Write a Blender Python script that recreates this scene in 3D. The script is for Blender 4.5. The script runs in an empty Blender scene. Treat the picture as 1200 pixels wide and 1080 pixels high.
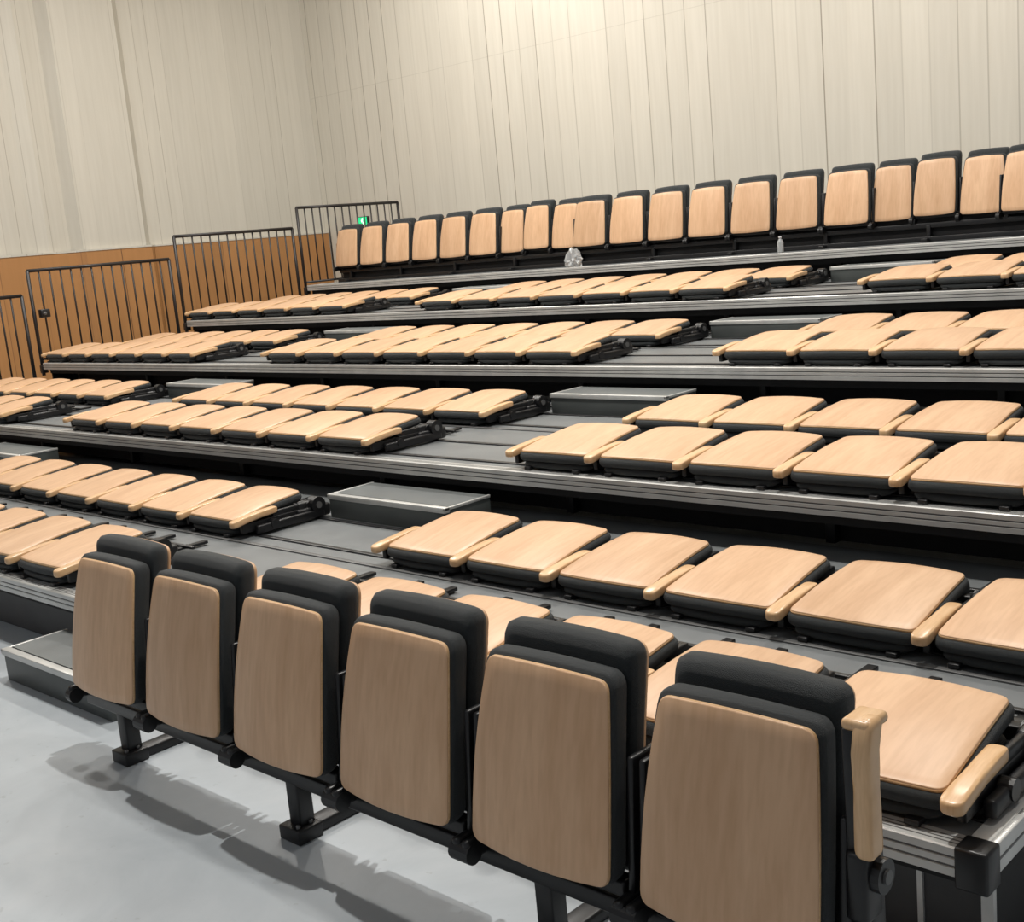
import bpy, bmesh, math, random
from mathutils import Vector, Matrix, noise
random.seed(4)
S=0.56; D=1.045; L=2.057; H=0.285; E=0.578; AIS=1.801
ZD0=-0.18; FLOOR=-0.51; XR=0.13; XL=-13.02
scene=bpy.context.scene
scene.view_settings.view_transform='Standard'
# ------------------------------------------------------------------ materials
def newmat(name):
    m=bpy.data.materials.new(name); m.use_nodes=True
    nt=m.node_tree; b=nt.nodes['Principled BSDF']
    return m,nt,b
def N(nt,t,**kw):
    n=nt.nodes.new(t)
    for k,v in kw.items(): setattr(n,k,v)
    return n
def ramp(nt,fac,stops):
    r=N(nt,'ShaderNodeValToRGB')
    while len(r.color_ramp.elements)<len(stops): r.color_ramp.elements.new(0.5)
    for e,(p,c) in zip(r.color_ramp.elements,stops):
        e.position=p; e.color=(c[0],c[1],c[2],1)
    nt.links.new(fac,r.inputs[0]); return r.outputs[0]
def simple(name,col,rough=0.5,metal=0.0,noise=0.0,nscale=30,bump=0.0,bscale=200):
    m,nt,b=newmat(name)
    b.inputs['Roughness'].default_value=rough; b.inputs['Metallic'].default_value=metal
    tc=N(nt,'ShaderNodeTexCoord')
    n=N(nt,'ShaderNodeTexNoise'); n.inputs['Scale'].default_value=nscale; n.inputs['Detail'].default_value=4
    nt.links.new(tc.outputs['Object'],n.inputs['Vector'])
    c=ramp(nt,n.outputs['Fac'],[(0.3,[x*(1-noise) for x in col]),(0.7,[min(1,x*(1+noise)) for x in col])])
    nt.links.new(c,b.inputs['Base Color'])
    if bump>0:
        n2=N(nt,'ShaderNodeTexNoise'); n2.inputs['Scale'].default_value=bscale; n2.inputs['Detail'].default_value=3
        nt.links.new(tc.outputs['Object'],n2.inputs['Vector'])
        bp=N(nt,'ShaderNodeBump'); bp.inputs['Strength'].default_value=bump; bp.inputs['Distance'].default_value=0.01
        nt.links.new(n2.outputs['Fac'],bp.inputs['Height']); nt.links.new(bp.outputs[0],b.inputs['Normal'])
    return m
def woodmat(name,c1,c2,scale,rough=0.38,spec=0.4):
    m,nt,b=newmat(name)
    b.inputs['Roughness'].default_value=rough
    b.inputs['Specular IOR Level'].default_value=spec
    tc=N(nt,'ShaderNodeTexCoord'); oi=N(nt,'ShaderNodeObjectInfo')
    add=N(nt,'ShaderNodeVectorMath',operation='MULTIPLY_ADD')
    comb=N(nt,'ShaderNodeCombineXYZ')
    for i in range(3): nt.links.new(oi.outputs['Random'],comb.inputs[i])
    nt.links.new(comb.outputs[0],add.inputs[0]); add.inputs[1].default_value=(7,13,17)
    nt.links.new(tc.outputs['Object'],add.inputs[2])
    mp=N(nt,'ShaderNodeMapping'); mp.inputs['Scale'].default_value=scale
    nt.links.new(add.outputs[0],mp.inputs[0])
    n=N(nt,'ShaderNodeTexNoise'); n.inputs['Scale'].default_value=1; n.inputs['Detail'].default_value=6; n.inputs['Distortion'].default_value=0.9
    nt.links.new(mp.outputs[0],n.inputs['Vector'])
    c=ramp(nt,n.outputs['Fac'],[(0.28,c1),(0.72,c2)])
    mp2=N(nt,'ShaderNodeMapping'); mp2.inputs['Scale'].default_value=[q*7 for q in scale]
    nt.links.new(add.outputs[0],mp2.inputs[0])
    n2=N(nt,'ShaderNodeTexNoise'); n2.inputs['Scale'].default_value=1; n2.inputs['Detail'].default_value=2
    nt.links.new(mp2.outputs[0],n2.inputs['Vector'])
    g=ramp(nt,n2.outputs['Fac'],[(0.35,(0.93,0.91,0.89)),(0.6,(1,1,1))])
    mx=N(nt,'ShaderNodeMixRGB',blend_type='MULTIPLY'); mx.inputs[0].default_value=1
    nt.links.new(c,mx.inputs[1]); nt.links.new(g,mx.inputs[2])
    hsv=N(nt,'ShaderNodeHueSaturation')
    mr=N(nt,'ShaderNodeMapRange'); mr.inputs[3].default_value=0.93; mr.inputs[4].default_value=1.06
    nt.links.new(oi.outputs['Random'],mr.inputs[0]); nt.links.new(mr.outputs[0],hsv.inputs['Value'])
    nt.links.new(mx.outputs[0],hsv.inputs['Color']); nt.links.new(hsv.outputs[0],b.inputs['Base Color'])
    return m
def boards(name,axis,width,c,groove,gw=0.03,tint=0.05,rough=0.6,joint=None):
    m,nt,b=newmat(name); b.inputs['Roughness'].default_value=rough
    tc=N(nt,'ShaderNodeTexCoord'); sp=N(nt,'ShaderNodeSeparateXYZ')
    nt.links.new(tc.outputs['Object'],sp.inputs[0])
    dv=N(nt,'ShaderNodeMath',operation='DIVIDE'); dv.inputs[1].default_value=width
    nt.links.new(sp.outputs[axis],dv.inputs[0])
    fl=N(nt,'ShaderNodeMath',operation='FLOOR'); nt.links.new(dv.outputs[0],fl.inputs[0])
    fr=N(nt,'ShaderNodeMath',operation='FRACT'); nt.links.new(dv.outputs[0],fr.inputs[0])
    wn=N(nt,'ShaderNodeTexWhiteNoise',noise_dimensions='1D'); nt.links.new(fl.outputs[0],wn.inputs['W'])
    base=ramp(nt,wn.outputs['Value'],[(0,[x*(1-tint) for x in c]),(1,[x*(1+tint) for x in c])])
    mp=N(nt,'ShaderNodeMapping'); mp.inputs['Scale'].default_value=(14,14,0.7); nt.links.new(tc.outputs['Object'],mp.inputs[0])
    n=N(nt,'ShaderNodeTexNoise'); n.inputs['Scale'].default_value=1.5; n.inputs['Detail'].default_value=5
    nt.links.new(mp.outputs[0],n.inputs['Vector'])
    g=ramp(nt,n.outputs['Fac'],[(0.3,(0.95,0.945,0.935)),(0.7,(1.02,1.02,1.02))])
    mx=N(nt,'ShaderNodeMixRGB',blend_type='MULTIPLY'); mx.inputs[0].default_value=1
    nt.links.new(base,mx.inputs[1]); nt.links.new(g,mx.inputs[2])
    lt=N(nt,'ShaderNodeMath',operation='LESS_THAN'); lt.inputs[1].default_value=gw
    nt.links.new(fr.outputs[0],lt.inputs[0])
    wn2=N(nt,'ShaderNodeTexWhiteNoise',noise_dimensions='1D')
    ad=N(nt,'ShaderNodeMath',operation='ADD'); ad.inputs[1].default_value=37.3
    nt.links.new(fl.outputs[0],ad.inputs[0]); nt.links.new(ad.outputs[0],wn2.inputs['W'])
    mul=N(nt,'ShaderNodeMath',operation='MULTIPLY'); nt.links.new(lt.outputs[0],mul.inputs[0]); nt.links.new(wn2.outputs['Value'],mul.inputs[1])
    last=mul.outputs[0]
    if joint is not None:
        sb=N(nt,'ShaderNodeMath',operation='COMPARE'); sb.inputs[1].default_value=joint; sb.inputs[2].default_value=0.005
        nt.links.new(sp.outputs[2],sb.inputs[0])
        m2=N(nt,'ShaderNodeMath',operation='MAXIMUM'); nt.links.new(last,m2.inputs[0]); 
        m3=N(nt,'ShaderNodeMath',operation='MULTIPLY'); m3.inputs[1].default_value=0.22
        nt.links.new(sb.outputs[0],m3.inputs[0]); nt.links.new(m3.outputs[0],m2.inputs[1]); last=m2.outputs[0]
    mx2=N(nt,'ShaderNodeMixRGB'); nt.links.new(last,mx2.inputs[0]); nt.links.new(mx.outputs[0],mx2.inputs[1]); mx2.inputs[2].default_value=(*groove,1)
    nt.links.new(mx2.outputs[0],b.inputs['Base Color'])
    return m
M_WOOD=woodmat('beech_veneer',(0.62,0.38,0.22),(0.745,0.49,0.305),(9,1.3,1.3),0.36,0.45)
M_EDGE=woodmat('beech_edge',(0.66,0.41,0.20),(0.78,0.52,0.29),(10,10,60),0.4)
M_ARM=woodmat('beech_armrest',(0.68,0.42,0.21),(0.80,0.53,0.30),(30,3,3),0.28,0.6)
M_FAB=simple('charcoal_fabric',(0.011,0.016,0.0185),0.65,0,0.35,180,0.6,600)
M_FAB.node_tree.nodes['Principled BSDF'].inputs['Sheen Weight'].default_value=0.12
M_BLK=simple('black_powdercoat',(0.008,0.008,0.009),0.38,0,0.2,30)
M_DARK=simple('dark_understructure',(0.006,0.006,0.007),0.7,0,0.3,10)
M_ALU=simple('aluminium_extrusion',(0.62,0.62,0.60),0.34,0.35,0.10,8)
M_ALUD=simple('aluminium_groove',(0.14,0.14,0.14),0.5,0.4,0.1,8)
M_DECK=simple('grey_vinyl_deck',(0.175,0.185,0.19),0.42,0,0.12,5,0.15,300)
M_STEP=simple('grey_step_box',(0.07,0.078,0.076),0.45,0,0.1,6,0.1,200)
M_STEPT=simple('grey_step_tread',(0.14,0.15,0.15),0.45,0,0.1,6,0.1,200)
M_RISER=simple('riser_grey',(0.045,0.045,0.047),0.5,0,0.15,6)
M_RAIL=simple('railing_paint',(0.014,0.011,0.011),0.4,0,0.1,20)
M_WALLB=boards('cream_boards_back',0,0.31,(0.62,0.59,0.515),(0.30,0.27,0.22),0.05,0.035,0.6,3.95)
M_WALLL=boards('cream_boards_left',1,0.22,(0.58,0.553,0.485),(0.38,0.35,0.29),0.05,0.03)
M_WAIN=boards('oak_wainscot',1,0.6,(0.42,0.205,0.075),(0.15,0.07,0.03),0.02,0.08,0.45)
M_CEIL=simple('ceiling_paint',(0.6,0.58,0.55),0.8,0,0.03,3)
def floormat():
    m,nt,b=newmat('pale_grey_floor'); b.inputs['Roughness'].default_value=0.40
    tc=N(nt,'ShaderNodeTexCoord')
    n=N(nt,'ShaderNodeTexNoise'); n.inputs['Scale'].default_value=1.6; n.inputs['Detail'].default_value=8; n.inputs['Roughness'].default_value=0.65; n.inputs['Distortion'].default_value=0.8
    nt.links.new(tc.outputs['Object'],n.inputs['Vector'])
    c=ramp(nt,n.outputs['Fac'],[(0.3,(0.33,0.365,0.395)),(0.55,(0.385,0.42,0.45)),(0.75,(0.43,0.46,0.485))])
    v=N(nt,'ShaderNodeTexNoise'); v.inputs['Scale'].default_value=22; v.inputs['Detail'].default_value=3
    nt.links.new(tc.outputs['Object'],v.inputs['Vector'])
    sc=ramp(nt,v.outputs['Fac'],[(0.68,(1,1,1)),(0.74,(0.86,0.85,0.84))])
    mx=N(nt,'ShaderNodeMixRGB',blend_type='MULTIPLY'); mx.inputs[0].default_value=1
    nt.links.new(c,mx.inputs[1]); nt.links.new(sc,mx.inputs[2]); nt.links.new(mx.outputs[0],b.inputs['Base Color'])
    return m
M_FLOOR=floormat()
# ------------------------------------------------------------------ mesh builder
class MB:
    def __init__(s): s.v=[];s.f=[];s.m=[];s.sm=[];s.mats=[]
    def mi(s,mat):
        if mat not in s.mats: s.mats.append(mat)
        return s.mats.index(mat)
    def add(s,vs,fs,mat,smooth=False):
        o=len(s.v); s.v+= [tuple(v) for v in vs]; k=s.mi(mat)
        for f in fs: s.f.append([i+o for i in f]); s.m.append(k); s.sm.append(smooth)
    def box(s,x0,x1,y0,y1,z0,z1,mat,bev=0.0,xf=None,seg=2):
        bm=bmesh.new(); bmesh.ops.create_cube(bm,size=1)
        for v in bm.verts:
            v.co=Vector(((x0+x1)/2+v.co.x*(x1-x0),(y0+y1)/2+v.co.y*(y1-y0),(z0+z1)/2+v.co.z*(z1-z0)))
        if bev>0: bmesh.ops.bevel(bm,geom=bm.edges[:],offset=bev,segments=seg,affect='EDGES',profile=0.5)
        if xf: 
            for v in bm.verts: v.co=xf(v.co)
        bm.verts.index_update()
        s.add([v.co.copy() for v in bm.verts],[[v.index for v in f.verts] for f in bm.faces],mat,bev>0)
        bm.free()
    def rings(s,rs,mat,c0=None,c1=None,smooth=True):
        n=len(rs[0]); vs=[p for r in rs for p in r]; fs=[]
        for k in range(len(rs)-1):
            for i in range(n):
                j=(i+1)%n; fs.append([k*n+i,k*n+j,(k+1)*n+j,(k+1)*n+i])
        if c0 is not None:
            vs.append(c0); q=len(vs)-1
            for i in range(n): fs.append([q,(i+1)%n,i])
        if c1 is not None:
            vs.append(c1); q=len(vs)-1; b=(len(rs)-1)*n
            for i in range(n): fs.append([q,b+i,b+(i+1)%n])
        s.add(vs,fs,mat,smooth)
    def slab(s,outline,prof,mat,place):
        rs=[]
        for fa,ins,h in prof:
            r=[]
            for (x,y) in outline:
                l=math.hypot(x,y); k=fa*(1-ins/l)
                r.append(place(x*k,y*k,h))
            rs.append(r)
        s.rings(rs,mat,place(0,0,prof[0][2]),place(0,0,prof[-1][2]))
    def tube(s,pts,r,mat,n=8):
        for a,b in zip(pts[:-1],pts[1:]):
            a=Vector(a);b=Vector(b);d=(b-a).normalized()
            q=d.to_track_quat('Z','Y')
            ra=[a+q@Vector((r*math.cos(t*2*math.pi/n),r*math.sin(t*2*math.pi/n),0)) for t in range(n)]
            rb=[p+(b-a) for p in ra]
            s.rings([ra,rb],mat,a,b)
    def disc(s,x0,x1,y,z,r,mat):
        ra=[(x0,y+r*math.cos(t*math.pi/8),z+r*math.sin(t*math.pi/8)) for t in range(16)]
        rb=[(x1,p[1],p[2]) for p in ra]
        s.rings([ra,rb],mat,(x0,y,z),(x1,y,z),smooth=False)
    def mesh(s,name):
        me=bpy.data.meshes.new(name); me.from_pydata(s.v,[],s.f)
        for m in s.mats: me.materials.append(m)
        for p,k,sm in zip(me.polygons,s.m,s.sm): p.material_index=k; p.use_smooth=sm
        bm=bmesh.new(); bm.from_mesh(me); bmesh.ops.recalc_face_normals(bm,faces=bm.faces[:]); bm.to_mesh(me); bm.free()
        return me
    def obj(s,name,loc=(0,0,0)):
        o=bpy.data.objects.new(name,s.mesh(name)); o.location=loc; scene.collection.objects.link(o); return o
def link(name,me,loc,rz=0):
    o=bpy.data.objects.new(name,me); o.location=loc; o.rotation_euler[2]=rz; scene.collection.objects.link(o); return o
def outline(wa,wb,h,rad,bowa,bowb,side=0.0,n=6):
    c=[(-wa,-h/2),(wa,-h/2),(wb,h/2),(-wb,h/2)]
    pts=[]
    for k in range(4):
        p=Vector(c[k]);a=Vector(c[k-1]);b=Vector(c[(k+1)%4])
        da=(a-p).normalized();db=(b-p).normalized()
        s0=p+da*rad; s1=p+db*rad
        for t in range(n):
            u=t/(n-1)
            pts.append((1-u)**2*s0+2*u*(1-u)*p+u*u*s1)
        e1=b+ (p-b).normalized()*rad
        for t in range(1,n):
            pts.append(s1.lerp(e1,t/n))
    out=[]
    for q in pts:
        x,y=q
        w=wa+(wb-wa)*(y/h+0.5)
        u=max(-1,min(1,x/w)); t=y/(h/2)
        x+= (1 if x>0 else -1)*side*(1-t*t)*min(1,abs(u)**4)
        if y<0: y-=bowa*(1-u*u)*abs(t)
        else: y+=bowb*(1-u*u)*abs(t)
        out.append((x,y))
    return out
# ------------------------------------------------------------------ folded chair
def folded(left_arm=False,end_bracket=False):
    b=MB()
    hL=0.485
    tilt=-0.065
    def place_top(z0):
        def f(x,y,h):
            yy=y-hL/2-0.02
            z=z0+h+tilt*(-(y-hL/2)/hL)
            z+= 0.011*(1-(x/0.25)**2) + 0.010*math.cos(y/hL*math.pi)
            return (x,yy,z)
        return f
    PT=place_top(0.173)
    o1=outline(0.243,0.222,hL,0.030,0.022,0.008,0.004)
    b.slab(o1,[(0.3,0,-0.012),(1,0.0,-0.012),(1,0,-0.004)],M_EDGE,PT)
    b.slab(o1,[(1,0.0005,-0.0045),(1,0.002,-0.001),(1,0.005,0),(0.85,0,0),(0.65,0,0),(0.4,0,0),(0.2,0,0)],M_WOOD,PT)
    o2=outline(0.254,0.236,hL+0.022,0.040,0.024,0.012,0.006)
    b.slab(o2,[(0.5,0,-0.066),(1,0.035,-0.064),(1,0.014,-0.058),(1,0.002,-0.044),(1,0.0,-0.032),(1,0.003,-0.020),(1,0.010,-0.012),(0.6,0,-0.012)],M_FAB,PT)
    def ps(x,y,h): return (x,y-hL/2-0.035,h+ (0.035*(y/hL+0.5)))
    o3=outline(0.232,0.232,hL-0.02,0.05,0.02,0.0,0.004)
    b.slab(o3,[(0.5,0,0.012),(1,0.05,0.012),(1,0.012,0.018),(1,0,0.032),(1,0.004,0.044),(1,0.03,0.054),(0.5,0,0.056)],M_FAB,ps)
    for x in (-0.17,0.17):
        b.box(x-0.02,x+0.02,-0.54,0.38,0.009,0.026,M_BLK,0.003)
        b.box(x-0.014,x+0.014,-0.02,0.10,0.02,0.10,M_BLK,0.006)
        b.box(x-0.035,x+0.035,0.13,0.18,0.009,0.036,M_BLK,0.005)
        b.tube([(x,0.26,0.02),(x,0.26,0.032)],0.009,M_ALUD)
    b.box(-0.275,0.275,0.03,0.075,0.022,0.070,M_BLK,0.006)
    b.box(-0.275,0.275,0.22,0.245,0.020,0.036,M_BLK,0.004)
    def arm(x):
        b.box(x-0.014,x+0.014,-0.50,0.05,0.03,0.085,M_BLK,0.006)
        b.box(x-0.020,x+0.020,-0.10,0.07,0.02,0.120,M_BLK,0.012)
        b.box(x-0.012,x+0.012,-0.28,-0.05,0.07,0.115,M_BLK,0.006)
        b.disc(x-0.026,x+0.026,-0.02,0.085,0.034,M_BLK)
        oo=outline(0.031,0.027,0.31,0.020,0.006,0.002)
        def pa(px,py,h):
            t=(py+0.155)/0.31
            return (x+px,-0.405+py,0.115+h-0.020*(1-t)**2+0.010*t)
        b.slab(oo,[(0.5,0,-0.018),(1,0.004,-0.018),(1,0,-0.012),(1,0,0.009),(1,0.003,0.014),(1,0.008,0.016),(0.5,0,0.017)],M_ARM,pa)
    arm(0.28)
    if left_arm: arm(-0.28)
    if end_bracket:
        b.box(0.262,0.318,-0.12,0.12,0.009,0.085,M_BLK,0.015)
        b.box(0.30,0.335,-0.42,0.06,0.015,0.065,M_BLK,0.01)
        b.disc(0.27,0.335,0.02,0.09,0.05,M_BLK)
        b.disc(0.334,0.340,0.02,0.09,0.02,M_ALUD)
        b.disc(0.30,0.34,-0.30,0.05,0.03,M_BLK)
    return b.mesh('folded_chair_mesh')
ME_F=folded(); ME_FL=folded(left_arm=True); ME_FR=folded(end_bracket=True)
# ------------------------------------------------------------------ upright (tipped-up) chair
def upright(arm=False,w=1.0,hp=0.49,zc=0.55,name='upright_chair_mesh'):
    b=MB()
    lean=0.10
    o1=outline(0.232*w,0.202*w,hp,0.030,0.008,0.010,0.010)
    def pw(dy,zoff=0.0):
        def f(x,y,h):
            z=zc+y+zoff
            yy=dy+h+ lean*(y/hp+0.5) - 0.022*(1-(x/0.25)**2) - 0.010*math.cos(y/hp*math.pi)
            return (x,yy,z)
        return f
    b.slab(o1,[(0.2,0,-0.0),(0.4,0,0),(0.65,0,0),(0.85,0,0),(1,0.004,0),(1,0.001,0.002),(1,0.0005,0.004)],M_WOOD,pw(0.0))
    b.slab(o1,[(1,0,0.004),(1,0,0.014),(0.3,0,0.014)],M_EDGE,pw(0.0))
    o2=outline(0.240*w,0.214*w,hp+0.014,0.035,0.010,0.012,0.010)
    b.slab(o2,[(0.5,0,0.012),(1,0.006,0.012),(1,0.0,0.020),(1,0.0,0.045),(1,0.002,0.060),(1,0.012,0.074),(1,0.04,0.080),(0.4,0,0.080)],M_FAB,pw(0.0,0.005))
    hb=0.57 if hp<0.5 else 0.585
    o3=outline(0.226*w,0.222*w,hb,0.038,0.0,0.008,0.004)
    def pb(x,y,h):
        z=0.575+y
        t=(y/hb+0.5)
        return (x,0.090+h+0.095*t-0.012*math.sin(t*3.0)-0.012*max(0,(t-0.86)/0.14)*(1 if h<0.03 else 0.4),z)
    b.slab(o3,[(0.5,0,0.0),(1,0.035,0.0),(1,0.012,0.008),(1,0.0,0.024),(1,0.0,0.050),(1,0.010,0.066),(1,0.03,0.072),(0.5,0,0.072)],M_FAB,pb)
    o4=outline(0.215*w,0.21*w,hb-0.03,0.035,0.0,0.01,0.0)
    b.slab(o4,[(0.5,0,0.070),(1,0,0.070),(1,0,0.082),(0.5,0,0.082)],M_WOOD,pb)
    for sx in (-1,1):
        x=sx*0.262*w
        b.box(x-0.010,x+0.010,0.05,0.17,0.24,0.62,M_BLK,0.006,xf=lambda v:Vector((v.x,v.y+0.10*(v.z-0.3),v.z)))
        b.box(x-0.016,x+0.016,-0.01,0.12,0.225,0.285,M_BLK,0.012)
        b.disc(x-0.018,x+0.018,0.01,0.245,0.03,M_BLK)
    b.box(-0.24*w,0.24*w,0.05,0.10,0.255,0.30,M_BLK,0.008)
    if arm:
        x=0.290
        b.box(x-0.018,x+0.018,0.10,0.17,0.22,0.62,M_BLK,0.01)
        b.box(x-0.022,x+0.010,0.075,0.130,0.50,0.825,M_BLK,0.006)
        oo=outline(0.021,0.021,0.30,0.018,0.0,0.0)
        def pa(px,py,h):
            z=0.700+py; t=(py+0.15)/0.30
            return (x+0.028+px,0.078-h+0.10*max(0,t-0.80)**1.0,z)
        b.slab(oo,[(0.5,0,-0.026),(1,0.003,-0.026),(1,0,-0.02),(1,0,0.012),(1,0.003,0.018),(1,0.009,0.021),(0.5,0,0.022)],M_ARM,pa)
        b.box(x-0.022,x+0.045,0.072,0.16,0.822,0.848,M_ARM,0.011,seg=3)
        b.box(x-0.02,x+0.03,0.06,0.14,0.40,0.56,M_BLK,0.012)
        b.disc(x-0.015,x+0.05,0.11,0.50,0.038,M_BLK)
        b.disc(x+0.05,x+0.056,0.11,0.50,0.016,M_ALUD)
        b.box(x-0.01,x+0.045,0.07,0.15,0.20,0.32,M_BLK,0.012)
        b.tube([(x+0.048,0.09,0.24),(x+0.056,0.09,0.24)],0.012,M_ALU)
        b.tube([(x+0.048,0.13,0.29),(x+0.056,0.13,0.29)],0.012,M_ALU)
    return b.mesh(name)
ME_U=upright(); ME_UA=upright(arm=True)
ME_T=upright(hp=0.51,zc=0.545,w=1.03,name='top_chair_mesh'); ME_TN=upright(w=0.88,hp=0.51,zc=0.545,name='top_chair_narrow_mesh')
# ------------------------------------------------------------------ seat positions
XC=-0.225
def xpos(i):
    if i<6: return XC-S*i
    if i<13: return XC-S*5-AIS-S*(i-6)
    return XC-S*11-2*AIS-S*(i-13)
for r in range(8):
    lev=r//2; y=lev*L+(r%2)*D; z=ZD0+lev*H
    for i in range(19):
        me=ME_F
        if i in (5,12,18): me=ME_FL
        if i in (0,6,13): me=ME_FR
        link('folded_auditorium_chair',me,(xpos(i),y,z))
X0=-0.21
for i in range(6):
    link('tip_up_auditorium_chair',ME_UA if i==0 else ME_U,(X0-S*i,-1.15,FLOOR))
def stand(name,x0,x1,feet,loc,zbeam=0.19):
    b=MB()
    b.box(x0,x1,0.06,0.11,zbeam,zbeam+0.05,M_BLK,0.006)
    for fx in feet:
        b.box(fx-0.03,fx+0.03,0.06,0.12,0.02,zbeam+0.01,M_BLK,0.006)
        b.box(fx-0.035,fx+0.035,0.04,0.40,0.0,0.040,M_BLK,0.008)
        b.box(fx-0.055,fx+0.055,0.03,0.13,0.0,0.05,M_BLK,0.006)
        b.box(fx-0.05,fx+0.05,0.37,0.42,0.0,0.03,M_BLK,0.006)
        for q in (0.05,0.10):
            b.tube([(fx+0.03,q,0.045),(fx+0.03,q,0.06)],0.008,M_ALUD)
    return b.obj(name,loc)
stand('chair_support_frame',-3.28,0.10,(-3.02,-1.92,-0.82,0.07),(0,-1.15,FLOOR))
YT=8.17; ZT=ZD0+4*H
xt=[xpos(i)+0.07 for i in range(19)]
for x in xt: link('tip_up_auditorium_chair',ME_T,(x,YT,ZT-0.055))
for a in (5,12):
    x1=xt[a]; x0=xt[a+1]
    for k in range(3):
        xx=x0+(x1-x0)*(k+1)/4
        link('tip_up_auditorium_chair',ME_TN,(xx,YT+0.05+0.03*(k!=1),ZT-0.055+0.02*(k==1)))
b=MB()
b.box(XL+0.05,XR-0.05,0.02,0.16,0.0,0.05,M_BLK,0.005)
b.box(XL+0.05,XR-0.05,0.07,0.12,0.13,0.18,M_BLK,0.005)
b.box(XL+0.05,XR-0.05,0.125,0.14,0.04,0.24,M_DARK)
x=XL+0.3
while x<XR:
    b.box(x-0.03,x+0.03,-0.04,0.35,0.0,0.035,M_BLK,0.005); b.box(x-0.02,x+0.02,0.06,0.12,0.03,0.16,M_BLK,0.005); x+=1.1
b.obj('chair_support_frame',(0,YT,ZT))
# ------------------------------------------------------------------ platforms
def nosing(b,x0,x1,y,zt):
    pr=[(0.07,0.0),(0.07,0.006),(0.004,0.006),(0.0,0.002),(0.0,-0.018),(0.005,-0.020),(0.005,-0.024),(0.0,-0.026),(0.0,-0.042),(0.005,-0.044),(0.005,-0.048),(0.0,-0.050),(0.0,-0.072),(0.07,-0.072)]
    n=len(pr)
    vs=[(x0,y+p[0],zt+p[1]) for p in pr]+[(x1,y+p[0],zt+p[1]) for p in pr]
    fs=[[i,(i+1)%n,n+(i+1)%n,n+i] for i in range(n)]+[list(range(n)),list(range(n,2*n))]
    b.add(vs,fs,M_ALU)
    for zz in (-0.022,-0.046):
        b.box(x0,x1,y+0.003,y+0.0045,zt+zz-0.003,zt+zz+0.003,M_ALUD)
    for yy in (0.02,0.035,0.05):
        b.box(x0,x1,y+yy-0.002,y+yy+0.002,zt+0.0055,zt+0.0068,M_ALUD)
for k in range(5):
    b=MB()
    y0=k*L-E; y1=(k+1)*L-E if k<4 else 9.75; zt=ZD0+k*H
    zb=zt-H if k>0 else FLOOR
    b.box(XL,XR,y0+0.06,y1+(0.25 if k<4 else 0),zt-0.045,zt,M_DECK)
    nosing(b,XL,XR-0.045,y0,zt)
    b.box(XR-0.001,XR+0.02,y0+0.07,y1,zt-0.072,zt+0.006,M_ALU,0.003)
    b.box(XR-0.05,XR+0.0,y0+0.07,y1,zt,zt+0.006,M_ALU,0.002)
    b.box(XR+0.0195,XR+0.0215,y0+0.07,y1,zt-0.036,zt-0.030,M_ALUD)
    b.box(XL-0.02,XL+0.001,y0+0.07,y1,zt-0.072,zt+0.006,M_ALU,0.003)
    b.box(XR-0.06,XR+0.024,y0-0.006,y0+0.075,zt-0.10,zt+0.010,M_BLK,0.008)
    setb=0.10 if k==0 else 0.34
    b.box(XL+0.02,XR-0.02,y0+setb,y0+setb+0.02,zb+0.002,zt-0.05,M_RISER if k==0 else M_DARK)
    x=XL+0.3
    while x<XR:
        if k>0: b.box(x-0.025,x+0.025,y0+setb-0.06,y0+setb,zb+0.002,zt-0.045,M_BLK,0.004)
        x+=1.6
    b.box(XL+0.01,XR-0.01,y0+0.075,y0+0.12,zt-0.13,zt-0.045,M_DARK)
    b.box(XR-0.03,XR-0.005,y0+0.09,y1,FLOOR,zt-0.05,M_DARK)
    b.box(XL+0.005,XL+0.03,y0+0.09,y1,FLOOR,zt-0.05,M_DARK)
    if k<4:
        for r in (0,1):
            yy=k*L+r*D
            for off in (-0.42,0.02):
                b.box(XL+0.05,XR-0.05,yy+off,yy+off+0.035,zt,zt+0.008,M_BLK,0.002)
        b.box(XL+0.02,XR-0.02,k*L+D-E+0.02,k*L+D-E+0.05,zt,zt+0.007,M_ALUD,0.002)
    if k==0:
        b.box(XR-0.20,XR-0.185,y0+0.09,y0+0.10,FLOOR,zt-0.07,M_ALU)
        b.box(XR-0.03,XR+0.0,y0+0.08,y0+0.10,FLOOR,zt-0.07,M_ALU)
        b.box(XR-0.006,XR+0.004,y0+0.5,y0+0.53,FLOOR,zt-0.07,M_ALU)
    b.obj('retractable_seating_platform')
def stepbox(xa,xb,ya,yb,za,zb):
    b=MB()
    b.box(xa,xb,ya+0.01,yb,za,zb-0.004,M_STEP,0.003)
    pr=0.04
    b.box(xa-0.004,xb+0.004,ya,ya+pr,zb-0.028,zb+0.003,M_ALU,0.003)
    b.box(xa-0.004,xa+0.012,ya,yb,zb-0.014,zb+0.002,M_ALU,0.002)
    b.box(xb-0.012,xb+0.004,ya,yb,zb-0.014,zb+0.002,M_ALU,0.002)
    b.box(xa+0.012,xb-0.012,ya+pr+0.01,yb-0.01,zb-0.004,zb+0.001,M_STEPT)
    b.obj('aisle_step_box')
for xa,xb in ((-4.47,-3.46),(-4.47-AIS-S*6,-3.46-AIS-S*6)):
    stepbox(xa,xb,-0.92,-0.582,FLOOR,FLOOR+0.155)
    for k in range(4):
        y1=(k+1)*L-E; zt=ZD0+k*H
        stepbox(xa,xb,y1-0.36,y1-0.003,zt,zt+0.142)
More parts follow.
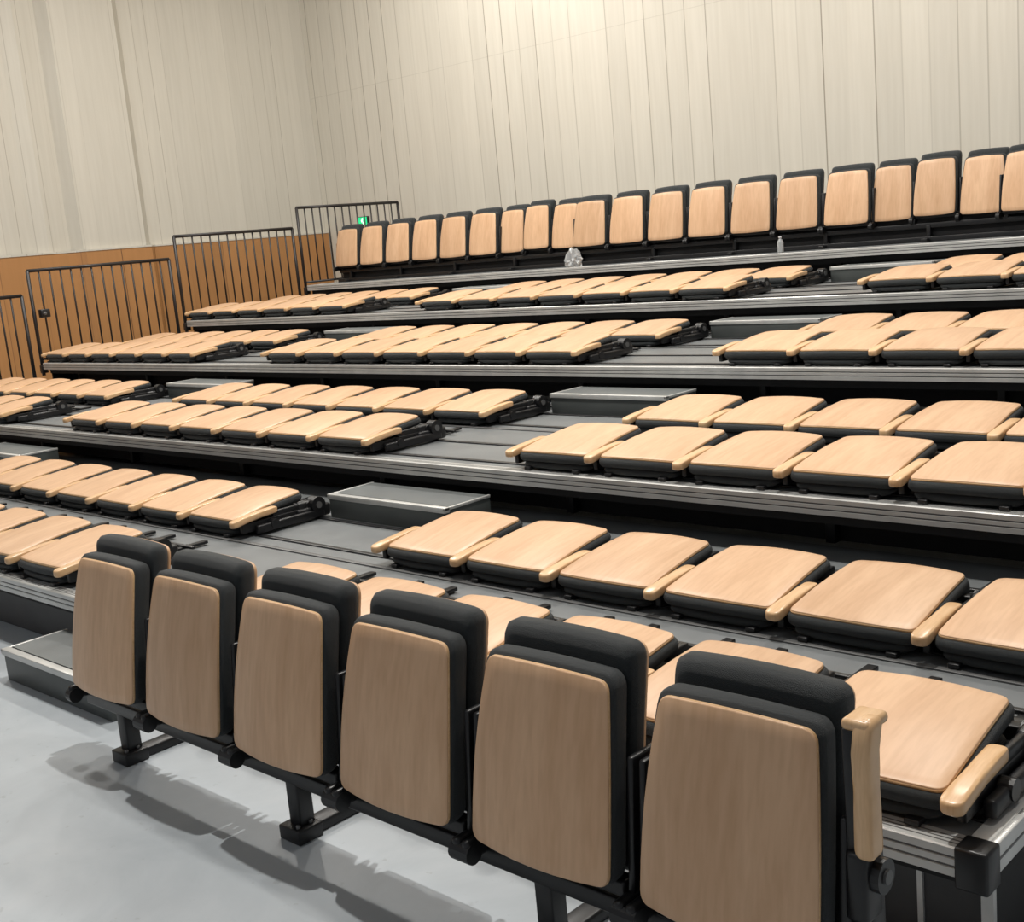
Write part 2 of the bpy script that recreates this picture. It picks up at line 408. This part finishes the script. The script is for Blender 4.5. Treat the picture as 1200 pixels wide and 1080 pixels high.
# ------------------------------------------------------------------ railings
def railing(k):
    b=MB(); zt=ZD0+k*H
    y0=k*L-E+0.02; y1=(k+1)*L-E-0.10 if k<4 else 9.62
    x=XL-0.06
    h=1.12
    b.tube([(x,y0,zt-0.15),(x,y0,zt+h),(x,y1,zt+h),(x,y1,zt-0.15)],0.022,M_RAIL,10)
    b.tube([(x,y0,zt+0.05),(x,y1,zt+0.05)],0.015,M_RAIL)
    n=14
    for i in range(1,n):
        yy=y0+(y1-y0)*i/n
        b.tube([(x,yy,zt+0.05),(x,yy,zt+h)],0.011,M_RAIL,6)
    b.box(x-0.02,x+0.036,y0-0.03,y0+0.05,zt-0.12,zt-0.02,M_RAIL,0.004)
    b.box(x-0.02,x+0.036,y1-0.05,y1+0.03,zt-0.12,zt-0.02,M_RAIL,0.004)
    b.obj('safety_railing')
for k in range(5): railing(k)
b=MB()
b.box(-0.04,0.04,-0.06,0.06,-0.05,0.05,M_BLK,0.01); b.tube([(0.03,-0.02,0),(0.07,-0.02,0)],0.02,M_ALUD)
b.obj('railing_junction_box',(XL+0.005,2*L-E+0.12,ZD0+2*H+0.60))
# ------------------------------------------------------------------ room
def wallstrip(name,pts,z0,z1,mat,th=0.12):
    b=MB()
    for (xa,ya),(xb,yb) in zip(pts[:-1],pts[1:]):
        d=Vector((xb-xa,yb-ya)).normalized(); n=Vector((-d.y,d.x))*th
        vs=[(xa,ya,z0),(xb,yb,z0),(xb+n.x,yb+n.y,z0),(xa+n.x,ya+n.y,z0)]
        vs+=[(p[0],p[1],z1) for p in vs]
        b.add(vs,[[0,1,5,4],[1,2,6,5],[2,3,7,6],[3,0,4,7],[0,1,2,3],[4,5,6,7]],mat)
    return b.obj(name)
ZW=1.74; ZC=7.2
LW=[(-15.42,-6.0),(-15.42,4.80),(-15.36,5.0),(-15.42,5.35),(-15.27,5.47),(-15.22,6.45),(-15.40,6.62),(-15.3,9.95)]
wallstrip('wall_left',LW,FLOOR,ZC,M_WALLL)
LT=[(-15.29,-6.0),(-15.29,5.35),(-15.20,5.47),(-15.16,6.5),(-15.31,6.64),(-15.22,9.90)]
wallstrip('trim_1',LT,FLOOR,ZW,M_WAIN,0.045)
wallstrip('trim_2',[(x+0.01,y) for x,y in LT],ZW,ZW+0.025,M_WALLL,0.10)
wallstrip('wall_back',[(-15.4,9.92),(-6.2,9.92),(6,10.5)],FLOOR,ZC,M_WALLB)
b=MB(); b.box(-16,7,-10,11,FLOOR-0.1,FLOOR,M_FLOOR); b.obj('floor')
b=MB(); b.box(-16,7,-8,11,ZC,ZC+0.1,M_CEIL); b.obj('ceiling')
b=MB()
MD=simple('grey_door',(0.10,0.10,0.10),0.5,0,0.1,4)
b.box(-14.75,-13.75,9.86,9.915,FLOOR,1.60,MD,0.004)
b.box(-14.82,-14.75,9.84,9.915,FLOOR,1.67,M_WAIN); b.box(-13.75,-13.68,9.84,9.915,FLOOR,1.67,M_WAIN); b.box(-14.82,-13.68,9.84,9.915,1.60,1.67,M_WAIN)
b.tube([(-13.85,9.82,0.5),(-13.85,9.82,0.8)],0.012,M_ALU)
b.obj('door_1')
mg,nt,bb=newmat('exit_green'); bb.inputs['Base Color'].default_value=(0.0,0.3,0.1,1); bb.inputs['Emission Color'].default_value=(0.02,0.8,0.3,1); bb.inputs['Emission Strength'].default_value=0.9
mw,nt,bb=newmat('exit_white'); bb.inputs['Base Color'].default_value=(0.9,1,0.9,1); bb.inputs['Emission Color'].default_value=(0.8,1,0.85,1); bb.inputs['Emission Strength'].default_value=1.0
b=MB(); b.box(-0.13,0.13,-0.02,0.02,-0.08,0.08,M_BLK,0.004); b.box(-0.12,0.12,-0.024,-0.019,-0.07,0.07,mg)
b.box(0.0,0.025,-0.028,-0.024,0.03,0.055,mw); b.box(-0.02,0.02,-0.028,-0.024,-0.01,0.028,mw); b.box(-0.05,-0.01,-0.028,-0.024,-0.05,-0.03,mw); b.box(0.015,0.04,-0.028,-0.024,-0.055,-0.01,mw)
b.obj('exit_sign',(-14.26,9.885,1.86))
# ------------------------------------------------------------------ small things
mp_,nt,bb=newmat('clear_plastic'); bb.inputs['Base Color'].default_value=(0.75,0.77,0.78,1); bb.inputs['Roughness'].default_value=0.15; bb.inputs['Transmission Weight'].default_value=0.6
bm=bmesh.new(); bmesh.ops.create_icosphere(bm,subdivisions=4,radius=0.1)
for v in bm.verts:
    n=noise.noise(v.co*18)*0.5+noise.noise(v.co*40)*0.25
    v.co=v.co*(1+n*0.7); v.co.z=max(v.co.z*0.9+(0.06 if v.co.z>0.04 and abs(v.co.x)<0.04 else 0),-0.06)
me=bpy.data.meshes.new('bag'); bm.to_mesh(me); bm.free(); me.materials.append(mp_)
link('plastic_bag',me,(-8.02,7.76,ZT+0.068))
b=MB()
prof=[(0.03,0),(0.032,0.01),(0.032,0.10),(0.026,0.12),(0.012,0.14),(0.012,0.15)]
rs=[[(r*math.cos(t*math.pi/8),r*math.sin(t*math.pi/8),z) for t in range(16)] for r,z in prof]
b.rings(rs,mp_,(0,0,0),(0,0,0.15))
rs=[[(0.015*math.cos(t*math.pi/8),0.015*math.sin(t*math.pi/8),z) for t in range(16)] for z in (0.148,0.162)]
b.rings(rs,simple('cap_white',(0.7,0.7,0.72)),(0,0,0.148),(0,0,0.162))
b.obj('water_bottle',(-5.28,7.78,ZT+0.007))
mpap=simple('paper',(0.55,0.56,0.57),0.8)
for (sx,sy,a,sz) in ((-3.35,-1.55,0.4,0.05),(-2.9,-1.7,1.1,0.03)):
    b=MB(); b.box(-sz,sz,-sz*0.6,sz*0.6,0.001,0.004,mpap,xf=lambda v:Vector((v.x,v.y+0.2*v.x,v.z+max(0,v.x)*0.35)))
    o=b.obj('paper_scrap',(sx,sy,FLOOR)); o.rotation_euler[2]=a
# ------------------------------------------------------------------ lights
def area(name,loc,target,size,power,col=(1,0.965,0.905)):
    l=bpy.data.lights.new(name,'AREA'); l.shape='RECTANGLE'; l.size=size[0]; l.size_y=size[1]; l.energy=power; l.color=col
    o=bpy.data.objects.new(name,l); o.location=loc
    o.rotation_euler=(Vector(target)-Vector(loc)).to_track_quat('-Z','Y').to_euler(); scene.collection.objects.link(o)
for x in (-11.5,-7.5):
    for y in (1.2,5.0):
        area('ceiling_panel_light',(x,y,6.9),(x,y,0),(0.5,0.3),180)
area('ceiling_panel_light',(-3.0,5.2,6.9),(-3,5.2,0),(0.5,0.3),150)
area('ceiling_panel_light',(-2.2,0.75,6.9),(-2.2,0.3,0),(0.10,0.10),330)
area('ceiling_panel_light',(0.6,1.3,6.9),(0.6,1.0,0),(0.10,0.10),75)
area('stage_panel_light',(-3.5,-4.8,6.8),(-3,-3,0),(1.5,0.8),40,(0.93,0.97,1))
area('wall_washer',(-10,7.4,6.9),(-10,9.9,4.6),(2.0,0.3),155,(1,0.96,0.90))
area('wall_washer',(-4,7.6,6.9),(-4,9.9,4.2),(2.0,0.3),115,(1,0.96,0.90))
w=bpy.data.worlds.new('world'); scene.world=w; w.use_nodes=True
w.node_tree.nodes['Background'].inputs[0].default_value=(0.84,0.86,0.9,1); w.node_tree.nodes['Background'].inputs[1].default_value=0.27
# ------------------------------------------------------------------ camera
yaw,pitch,roll,F=-0.768,-0.182,-0.093,1405.8
f=Vector((math.sin(yaw)*math.cos(pitch),math.cos(yaw)*math.cos(pitch),math.sin(pitch)))
r0=Vector((math.cos(yaw),-math.sin(yaw),0)); u0=r0.cross(f)
c,t=math.cos(roll),math.sin(roll)
r=c*r0+t*u0; u=-t*r0+c*u0
cam=bpy.data.cameras.new('camera'); cam.sensor_width=36; cam.sensor_fit='HORIZONTAL'; cam.lens=F/1200*36
co=bpy.data.objects.new('camera',cam)
m=Matrix(((r.x,u.x,-f.x,1.212),(r.y,u.y,-f.y,-3.157),(r.z,u.z,-f.z,1.353),(0,0,0,1)))
co.matrix_world=m; scene.collection.objects.link(co); scene.camera=co
